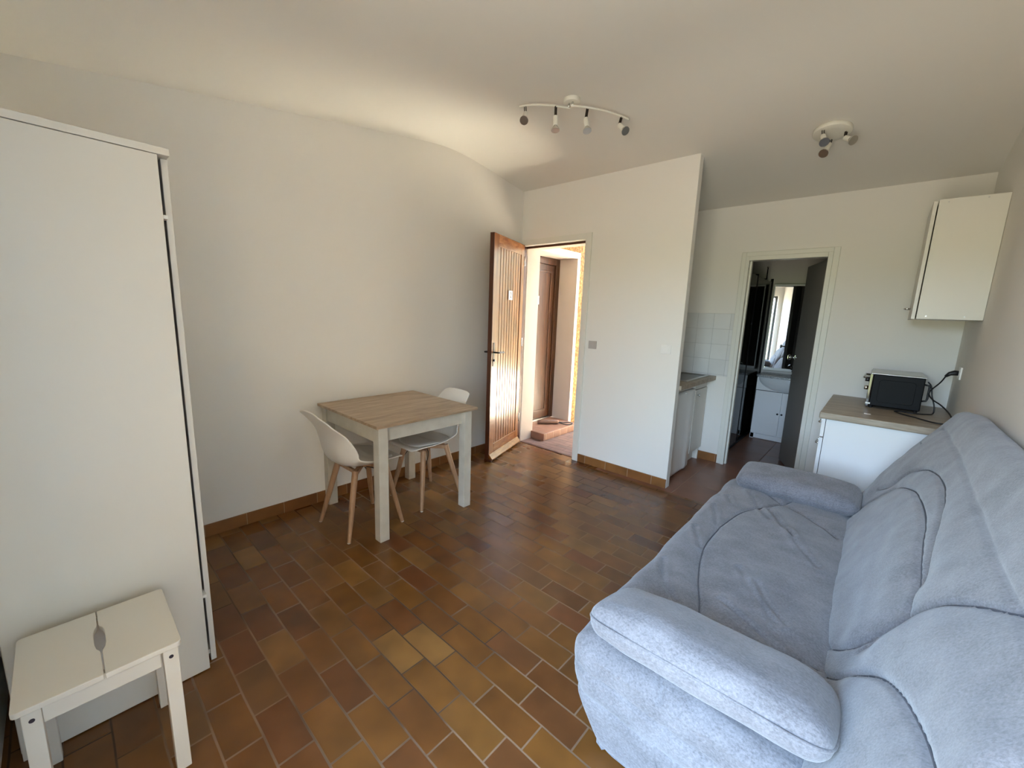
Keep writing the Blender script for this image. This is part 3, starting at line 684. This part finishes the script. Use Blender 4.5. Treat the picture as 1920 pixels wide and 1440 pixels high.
# ------------------------------------------------------------------ kitchenette in the alcove
kt = B().box(1.152, 1.748, 3.677, 4.6315, .842, .882).build('kitchenette_worktop', OAKX, None, bevel=.003)
tag(kt, 'narrow worktop with inset sink in the alcove behind the partition', 'worktop')
sk = thing('kitchen_sink', 'stainless steel sink set in the alcove worktop', 'sink', (1.47, 4.2, .883))
sb = B(); x0, x1, y0, y1 = 1.20, 1.70, 3.95, 4.58
sb.box(x0, x1, y0, y0 + .03, .8825, .890).box(x0, x1, y1 - .03, y1, .8825, .890).box(x0, x0 + .08, y0 + .03, y1 - .03, .8825, .890).box(x1 - .03, x1, y0 + .03, y1 - .03, .8825, .890)
sb.build('rim', STEEL, sk, bevel=.002)
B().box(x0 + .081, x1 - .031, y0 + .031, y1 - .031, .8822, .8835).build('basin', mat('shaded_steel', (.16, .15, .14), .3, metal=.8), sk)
B().tube(smoothpoly([(1.235, 4.26, .890), (1.235, 4.26, 1.10), (1.26, 4.26, 1.14), (1.34, 4.26, 1.15), (1.39, 4.26, 1.12)], 4), .011, 10).build('tap', CHROME, sk, smooth=True)
fg = thing('mini_fridge', 'white mini fridge half hidden behind the partition edge, under the alcove worktop', 'fridge', (1.45, 3.98, 0))
B().box(1.17, 1.648, 3.69, 4.262, .012, .800).build('body', PLAST, fg, bevel=.004)
fd = rbox(1.668, 3.976, .405, .034, .572, .77, .012, .02, lambda p, n: p + Vector((.010 * math.exp(-((p.y - 4.15) / .05) ** 2), 0, 0)) if n.x > .5 else p)
fd = fd.build('door', PLAST, fg, smooth=True)
B().box(1.672, 1.6865, 3.99, 4.03, .765, .775).build('badge', CHROME, fd)
B().box(1.60, 1.672, 3.69, 4.262, .801, .815).build('top_trim', PLAST, fg, bevel=.003)
kc_ = thing('sink_cabinet', 'white one-door cabinet under the alcove worktop, right of the fridge', 'cabinet', (1.45, 4.44, 0))
B().box(1.17, 1.664, 4.272, 4.287, .13, .841).box(1.17, 1.664, 4.60, 4.615, .0, .841).box(1.17, 1.66, 4.287, 4.60, .13, .146).box(1.60, 1.616, 4.287, 4.60, .0, .13).box(1.17, 1.18, 4.287, 4.60, .146, .84).build('body', WHITE, kc_, bevel=.001)
B().box(1.6645, 1.676, 4.272, 4.615, .772, .839).build('top_panel', WHITE, kc_, bevel=.001)
kdr = B().box(1.6645, 1.682, 4.274, 4.613, .135, .766).build('door', WHITE, kc_, bevel=.0015)
B().lathe([(0, .005), (.012, .006), (.016, .012), (.024, .012), (.026, 0)], (1.682, 4.33, .715), (1, 0, 0), 16).build('knob', CHROME, kdr, smooth=True)

# ------------------------------------------------------------------ bathroom furniture
va = thing('vanity_unit', 'white bathroom vanity with two doors under the basin, beyond the grey door', 'cabinet', (2.14, 6.15, 0))
B().box(1.858, 2.425, 5.99, 6.37, 0, .605).box(1.858, 1.90, 5.975, 5.99, .0, .06).build('body', WHITEB, va, bevel=.002)
for x0_, x1_, kx in ((1.861, 2.140, 2.120), (2.144, 2.423, 2.163)):
    v_ = B().box(x0_, x1_, 5.970, 5.989, .066, .604).build('door', WHITEB, va, bevel=.002)
    B().lathe([(0, .005), (.010, .006), (.014, .011), (.022, .010), (.023, 0)], (kx, 5.970, .345), (0, -1, 0), 14).build('knob', BLKM, v_, smooth=True)
B().box(1.861, 2.423, 5.975, 5.989, .004, .060).build('plinth', WHITEB, va, bevel=.002)
B().box(1.858, 2.425, 5.972, 5.99, .612, .768).build('upper_panel', WHITEB, va, bevel=.002)
ba = thing('washbasin', 'white oval-fronted washbasin with a grey rim on the vanity', 'washbasin', (2.14, 6.15, .77))
bb = B(); V = []; F = []; nu, nv = 28, 10
for j in range(nv + 1):
    t_ = j / nv
    for i in range(nu + 1):
        a = math.pi * i / nu; rx = .275 * math.sqrt(max(0, 1 - t_ ** 2.0)); ry = .085 * math.sqrt(max(0, 1 - t_ ** 2))
        V.append((2.142 - rx * math.cos(a), 5.990 - ry * math.sin(a), .772 - .165 * t_))
for j in range(nv):
    for i in range(nu):
        k = j * (nu + 1) + i; F.append((k, k + 1, k + nu + 2, k + nu + 1))
bb.add(V, F); bb.build('bowl', CERAM, ba, smooth=True)
rim = [(1.84, 6.375), (1.84, 6.02)] + [(2.142 - .302 * math.cos(math.pi * i / 20), 6.01 - .125 * math.sin(math.pi * i / 20)) for i in range(21)] + [(2.444, 6.02), (2.444, 6.375)]
B().prism(rim, 2, .7735, .797).build('rim', GREYST, ba, bevel=.004)
tp = thing('basin_tap', 'dark metal mixer tap on the washbasin', 'tap', (2.19, 6.25, .797))
B().lathe([(0, .028), (.01, .028), (.012, .022), (.09, .020), (.10, .016)], (2.19, 6.22, .7975), (0, 0, 1), 18).build('body', DKMET, tp, smooth=True)
B().tube([(2.19, 6.22, .865), (2.19, 6.12, .875), (2.19, 6.09, .86)], .012, 12).build('spout', DKMET, tp, smooth=True)
for dx in (-.045, .045): B().lathe([(0, .012), (.02, .018), (.035, .020), (.045, .016)], (2.19 + dx * .4, 6.22, .872), (dx * 12, 0, .6), 14).build('handle', DKMET, tp, smooth=True)
mi = thing('bathroom_mirror', 'tall mirror above the washbasin reflecting the window', 'mirror', (2.10, 6.33, .84))
th = math.radians(10.8); mx = Vector((math.cos(th), math.sin(th), 0)); my = Vector((-math.sin(th), math.cos(th), 0))
mc_ = Vector((2.14, 6.325, 1.37)) 
B().obox(mc_, mx * .285, my * .006, (0, 0, .505)).build('glass', MIRROR, mi)
fm = B()
fm.obox(mc_ + Vector((0, 0, .515)), mx * .297, my * .011, (0, 0, .010)).obox(mc_ + Vector((0, 0, -.520)), mx * .297, my * .013, (0, 0, .016)).obox(mc_ - mx * .291, my * .010, mx * .006, (0, 0, .506))
fm.build('frame', WHITEB, mi, bevel=.002)
# shower: glass screen, tray, mixer
sc_ = thing('shower_screen', 'dark-edged glass shower screen left of the vanity', 'shower screen', (1.80, 5.4, 0))
B().box(1.797, 1.803, 5.50, 6.36, .03, 1.93).build('fixed_pane', GLASS, sc_)
B().box(1.812, 1.818, 4.74, 5.52, .03, 1.93).build('sliding_pane', GLASS, sc_)
B().box(1.790, 1.822, 5.490, 5.512, .012, 1.95).box(1.785, 1.812, 6.355, 6.378, .012, 1.97).build('edge_profile', BLACK, sc_, bevel=.002)
B().box(1.790, 1.822, 4.72, 6.355, .004, .028).build('bottom_rail', BLACK, sc_, bevel=.002)
B().tube([(1.80, 6.02, 1.935), (1.80, 6.02, 2.07)], .006, 8).tube([(1.80, 6.02, 1.94), (1.62, 6.02, 1.94), (1.45, 6.02, 1.94)], .006, 8).build('stabiliser', BLACK, sc_, smooth=True)
B().lathe([(0, .010), (.012, .010)], (1.80, 6.02, 2.07), (0, 0, 1), 12).build('cap', CHROME, sc_)
tag(B().box(1.16, 1.785, 4.73, 6.37, 0.001, .010).build('shower_tray', mat('dark_slate_tray', (.16, .15, .12), .35)), 'dark flat shower tray behind the glass screen', 'shower tray')
sm_ = thing('shower_mixer', 'dark shower mixer with a looping hose on the shower wall', 'shower mixer', (1.19, 5.6, 1.1))
B().tube([(1.16, 5.55, 1.10), (1.21, 5.55, 1.10)], .014, 10).tube([(1.21, 5.45, 1.10), (1.21, 5.72, 1.10)], .022, 14).build('body', CHROME, sm_, smooth=True)
B().tube(smoothpoly([(1.22, 5.58, 1.08), (1.30, 5.60, 1.0), (1.34, 5.62, .80), (1.30, 5.66, .62), (1.22, 5.72, .58), (1.19, 5.78, .8), (1.19, 5.80, 1.3), (1.20, 5.80, 1.7)], 5), .008, 8).build('hose', BLKM, sm_, smooth=True)
B().tube([(1.20, 5.80, 1.7), (1.25, 5.78, 1.8)], .012, 8).lathe([(0, .012), (.02, .05), (.035, .05)], (1.25, 5.78, 1.8), (1, -.2, -.5), 18).build('hand_shower', CHROME, sm_, smooth=True)
wh = thing('water_heater', 'black rounded water heater high in the dark shower corner', 'water heater', (1.4, 6.2, 1.3))
B().lathe([(0, .12), (.01, .15), (.03, .165), (.52, .165), (.56, .15), (.57, .12)], (1.36, 6.20, 1.58), (0, 0, 1), 28).build('tank', BLACK, wh, smooth=True)

# ------------------------------------------------------------------ ceiling spots
def spot(parent, s0, s1, s2, s3):
    s0, s1, s2, s3 = map(Vector, (s0, s1, s2, s3))
    d = (s3 - s1).normalized(); L = (s2 - s1).length
    h = B().lathe([(0, .010), (.002, .0145), (L * .95, .0145), (L, .012)], s1, d, 18).build('spot_head', LAMPW, parent, smooth=True); autosm(h, 50)
    a = (s1 - s0).normalized(); sd = a.cross(d);
    if sd.length < .1: sd = a.cross(Vector((1, 0, 0)))
    sd.normalize()
    b = B()
    for s in (-1, 1): b.obox((s0 + s1) / 2 + sd * (s * .0055), sd * .0012, a.cross(sd).normalized() * .0055, a * ((s1 - s0).length / 2 + .006))
    b.build('stem', DKMET, h)
    p = s1 + d * (L + .001)
    b = B().lathe([(0, .011), (.003, .013), (.010, .017), (.024, .0255), (.028, .0265), (.030, .0262), (.0295, .0225), (.021, .014), (.018, .005)], p, d, 22).build('bulb', GLASSB, h, smooth=True)
    autosm(b, 50)
    B().lathe([(0, .0268), (.003, .0268), (.003, .022)], p + d * .0285, d, 22).build('bulb_rim', STEEL, h)
cl = thing('ceiling_spot_bar', 'white four-spot ceiling light on two curved bars, over the room', 'ceiling light', (1.255, 2.59, 2.745))
B().lathe([(0, .048), (.002, .052), (.036, .052), (.038, .048)], (1.258, 2.585, 2.748), (0, 0, 1), 32).build('canopy', LAMPW, cl, smooth=True)
B().lathe([(0, .046), (.012, .046)], (1.258, 2.585, 2.7785), (0, 0, 1), 32).build('canopy_gap', DKMET, cl)
A1 = smoothpoly([(1.005, 2.372, 2.722), (1.079, 2.407, 2.724), (1.142, 2.463, 2.726), (1.186, 2.511, 2.726), (1.245, 2.588, 2.724)], 5)
A2 = smoothpoly([(1.268, 2.562, 2.724), (1.342, 2.657, 2.726), (1.402, 2.758, 2.726), (1.444, 2.857, 2.724), (1.472, 2.943, 2.722)], 5)
B().tube(A1, .0065, 10).build('bar', LAMPW, cl, smooth=True)
B().tube(A2, .0065, 10).build('bar', LAMPW, cl, smooth=True)
B().tube([(1.240, 2.578, 2.726), (1.243, 2.580, 2.749)], .006, 8).tube([(1.275, 2.573, 2.726), (1.273, 2.575, 2.749)], .006, 8).build('post', CHROME, cl, smooth=True)
spot(cl, (1.041, 2.389, 2.716), (1.055, 2.378, 2.672), (1.083, 2.348, 2.632), (1.088, 2.328, 2.605))
spot(cl, (1.190, 2.512, 2.716), (1.194, 2.508, 2.664), (1.204, 2.500, 2.605), (1.209, 2.494, 2.565))
spot(cl, (1.332, 2.655, 2.716), (1.330, 2.648, 2.664), (1.345, 2.640, 2.604), (1.360, 2.628, 2.572))
spot(cl, (1.451, 2.881, 2.716), (1.448, 2.866, 2.668), (1.490, 2.846, 2.628), (1.525, 2.832, 2.595))
c3 = thing('ceiling_spot_plate', 'white round three-spot ceiling light in front of the kitchen alcove', 'ceiling light', (2.51, 3.66, 2.62))
nrm = Vector((0, -.158, -1)).normalized()
pc3 = Vector((2.508, 3.665, zc(3.665) - .001))
B().lathe([(0, .098), (.003, .102), (.022, .102), (.026, .098), (.027, .05)], pc3, nrm, 40).build('plate', LAMPW, c3, smooth=True)
B().lathe([(-.004, .094), (.0, .094)], pc3, nrm, 40).build('plate_gap', DKMET, c3)
spot(c3, (2.467, 3.60, 2.622), (2.474, 3.578, 2.585), (2.486, 3.545, 2.545), (2.50, 3.50, 2.505))
spot(c3, (2.500, 3.735, 2.612), (2.498, 3.715, 2.572), (2.488, 3.655, 2.520), (2.478, 3.61, 2.475))
spot(c3, (2.578, 3.672, 2.616), (2.578, 3.660, 2.576), (2.606, 3.640, 2.556), (2.64, 3.61, 2.525))

# ------------------------------------------------------------------ sofa
SEAMSHADE = mat('seam_crevice_shade', (.10, .10, .115), .9)  # dark tubes along the grooves, colour stands in for shade in the seams
sf = thing('sofa_bed', 'grey quilted clic-clac sofa bed along the right wall', 'sofa', (2.85, 2.25, 0))
seat_seams = [smoothpoly(p) for p in (
    [(1.50, 2.62), (1.708, 2.570), (1.884, 2.510), (2.101, 2.459), (2.356, 2.448), (2.638, 2.491), (2.870, 2.600), (3.09, 2.70), (3.26, 2.76)],
    [(3.25, 2.335), (3.12, 2.41), (2.915, 2.67), (2.783, 2.828), (2.70, 2.90)],
    [(1.28, 2.60), (1.40, 2.58), (1.52, 2.62), (1.62, 2.74), (1.70, 2.92)])]
folds = [smoothpoly(p) for p in (
    [(2.05, 2.62), (1.93, 2.68), (1.82, 2.76), (1.78, 2.80)], [(1.98, 2.70), (1.88, 2.75), (1.80, 2.82)],
    [(2.55, 2.72), (2.42, 2.78), (2.30, 2.86)], [(2.75, 2.60), (2.60, 2.68), (2.52, 2.74)],
    [(2.95, 2.46), (2.75, 2.56), (2.62, 2.62)], [(2.3, 2.36), (2.2, 2.40), (2.12, 2.44)], [(2.6, 2.36), (2.5, 2.40), (2.40, 2.43)],
    [(1.9, 2.36), (1.75, 2.42), (1.66, 2.50)], [(2.8, 2.38), (2.7, 2.42)], [(1.78, 2.62), (1.70, 2.76), (1.66, 2.88)])]
def groove(d, wdt, dep): return -dep * math.exp(-(d / wdt) ** 2)
def seat_fn(p, n, D):
    q = p.copy(); up_ = max(0, n.z)
    if n.z > .2 or p.x < 2.36:
        f = .010 * noise.noise(Vector((p.x * 5, p.y * 4, 1.7))) + .005 * noise.noise(Vector((p.x * 13, p.y * 7, 4.2)))
        if n.z > .2:
            for d in D[:len(seat_seams)]: f += groove(d, .0075, .014) + groove(d, .05, .010)
            for d in D[len(seat_seams):]: f += groove(d, .009, .0075) + .006 * math.exp(-((d - .022) / .013) ** 2)
            f += .010 * math.exp(-((p.x - 2.70) / .2) ** 2) - .045 * max(0, (p.x - 2.84) / .16) ** 2
        q += n * f
    if n.y < -.3 and n.z < .9:    # near end: one of the seams runs along under the top edge
        f = groove(abs(p.z - (.30 - .02 * (p.x - 2.3))), .008, .010) + .008 * noise.noise(Vector((p.x * 8, p.z * 9, 2)))
        for s in ([(2.62, .14), (2.60, .22), (2.63, .30)],): f += groove(seg_dist((p.x, p.z), s), .008, .008)
        q += n * f
    if n.x < -.3: q += n * (.006 * noise.noise(Vector((p.y * 9, p.z * 6, 5))) + groove(abs(p.z - .235), .006, .006))
    return q
b = rbox(2.665, 2.265, .295, .75, 1.985, .235, .075, .0075, seat_fn, lambda P: dists(P[:, [1, 0]], seat_seams + folds)); so_ = b.build('seat_mattress', FAB, sf, smooth=True)
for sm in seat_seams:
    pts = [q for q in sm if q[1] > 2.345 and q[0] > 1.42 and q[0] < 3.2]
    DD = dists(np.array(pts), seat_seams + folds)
    B().tube([seat_fn(Vector((x_, y_, .4125)), Vector((0, 0, 1)), DD[:, i]) + Vector((0, 0, .0035)) for i, (y_, x_) in enumerate(pts)], .0026, 6).build('seam_shade', SEAMSHADE, so_, smooth=True)
def skirt_fn(p, n):
    q = p.copy(); t_ = max(0, min(1, (.21 - p.z) / .21))
    if p.x < 2.6: q.x += .095 * t_ ** 1.3
    if n.y < -.3: q += n * (.012 * noise.noise(Vector((p.x * 5, p.z * 5, 7))) + groove(abs(p.x - 2.62 - .15 * (p.z - .1)), .008, .008)); q.y += .03 * t_
    if n.x < -.3: q += n * (.008 * noise.noise(Vector((p.y * 6, p.z * 5, 9))))
    return q
b = rbox(2.79, 2.255, .117, .95, 1.945, .23, .05, .016, skirt_fn); b.build('skirt', FAB, sf, smooth=True)
# backrest: local frame s (up the slope), t (thickness), y
b0 = Vector((2.925, 0, .395)); sv = Vector((.31, 0, .58)).normalized(); tv = Vector((sv.z, 0, -sv.x))   # tv points to the wall
Y0, Y1 = 1.07, 3.30
back_seams = [smoothpoly(p) for p in (
    [(1.88, -.05), (1.743, .098), (1.709, .235), (1.700, .30), (1.631, .409), (1.549, .491), (1.45, .57), (1.38, .70)],
    [(1.690, .141), (1.696, .287), (1.838, .350), (2.079, .401), (2.301, .423), (2.50, .415), (2.649, .390), (2.857, .315), (3.030, .151), (3.08, .02)],
    [(3.10, .20), (2.953, .302), (2.888, .407), (2.741, .480), (2.494, .514), (2.266, .495), (1.986, .429), (1.817, .366)],
    [(1.76, -.063), (1.642, .045), (1.570, .146), (1.487, .231), (1.390, .286), (1.290, .317), (1.211, .337), (1.05, .36)],
    [(3.20, .62), (2.9, .615), (2.4, .60), (1.9, .58), (1.5, .565), (1.1, .56)])]
def back_fn(p, n, D):
    # p given in (s, y, t) packed as x=s, y=y, z=-t ; n likewise (z up = front)
    s, y, t_ = p.x, p.y, -p.z; f = 0
    if n.z > .1:
        f += .012 * noise.noise(Vector((s * 4, y * 3, 3.1))) + .004 * noise.noise(Vector((s * 13, y * 9, 6.1)))
        for i, sm in enumerate(back_seams):
            d = D[i]; k = .6 if i == 4 else 1
            f += groove(d, .0075, .014 * k) + groove(d, .06, .012 * k)
        f += .018 * math.exp(-((s - .35) / .25) ** 2)
    fr_ = n.z * f
    s2 = s + n.x * f; y2 = y + n.y * f; t2 = t_ - fr_
    # top is rounded towards the far end
    if s > .5: s2 -= .03 * max(0, (y - 3.0) / .30) ** 2
    q = b0 + sv * s2 + tv * t2; q.y = y2
    q.x = min(q.x, 3.335 + .006 * math.tanh((q.x - 3.335) * 5))
    return q
b = rbox(.355, (Y0 + Y1) / 2, -.072, .80, Y1 - Y0, .145, .055, .0085, back_fn, lambda P: dists(P[:, [1, 0]], back_seams))
bk_ = b.build('backrest', FAB, sf, smooth=True)
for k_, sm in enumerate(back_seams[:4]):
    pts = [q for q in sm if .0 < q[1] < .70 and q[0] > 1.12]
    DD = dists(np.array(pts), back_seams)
    B().tube([back_fn(Vector((s_, y_, .0005)), Vector((0, 0, 1)), DD[:, i]) - tv * .0035 for i, (y_, s_) in enumerate(pts)], .0026, 6).build('seam_shade', SEAMSHADE, bk_, smooth=True)
# armrest cushions
def pillow(name, label, c, ln, wd, thk, ax, tilt, sag=0.0, seedv=0):
    ax = Vector(ax).normalized(); sd = Vector((0, 0, 1)).cross(ax).normalized(); up_ = ax.cross(sd)
    rot = Matrix.Rotation(tilt, 3, ax); sd = rot @ sd; up_ = rot @ up_
    c = Vector(c)
    r = thing(name, label, 'cushion', tuple(c - Vector((0, 0, thk / 2))), group='armrest cushions on the sofa bed')
    def fn(p, n):
        u, v, w_ = p.x / (ln / 2), p.y / (wd / 2), p.z
        puff = (1 - abs(u) ** 5) * (1 - abs(v) ** 4)
        z = w_ * (.50 + .62 * max(0, puff) ** .6)
        f = .004 * noise.noise(Vector((p.x * 10 + seedv, p.y * 10, w_ * 8))) + .006 * noise.noise(Vector((p.x * 4 + seedv, p.y * 5, 2)))
        z += n.z * f
        e = max(abs(u) * ln / 2 - (ln / 2 - .035), abs(v) * wd / 2 - (wd / 2 - .035))
        if abs(n.z) > .3: z += (1 if w_ > 0 else -1) * groove(e + .0, .006, .005)
        # corners rounded in plan
        x, y = p.x, p.y; k = .10 * (abs(u) ** 3) * (abs(v) ** 3); x *= 1 - k * .4; y *= 1 - k * 1.3
        z -= sag * (u * u)
        return c + ax * x + sd * y + up_ * z
    b = rbox(0, 0, 0, ln, wd, thk, .045, .010, fn); b.build('cover', FAB, r, smooth=True)
    # piping round the waist
    pp = []
    for i in range(73):
        a = 2 * math.pi * i / 72; ca, sa = math.cos(a), math.sin(a)
        x = math.copysign(abs(ca) ** .28, ca); y = math.copysign(abs(sa) ** .34, sa)
        pp.append(c + ax * (x * (ln / 2 - .001)) + sd * (y * (wd / 2 - .001)) + up_ * (-sag * x * x))
    B().tube(pp, .0045, 8, cap=False).build('piping', FAB, r, smooth=True)
    return r
pillow('cushion', 'grey armrest cushion across the near end of the sofa bed', (2.672, 1.372, .505), .61, .285, .125, (1, -.02, .03), math.radians(-14), .008, 0)
pillow('cushion', 'grey armrest cushion across the far end of the sofa bed', (2.665, 3.105, .478), .60, .26, .120, (1, -.03, .02), math.radians(12), .008, 5)
lw = B().box(2.76, 3.10, 3.40, 3.67, .0, .035)
tag(lw.build('floor_board', WHITEB, None, bevel=.003), 'flat white board on the floor between sofa and base cabinet', 'board')
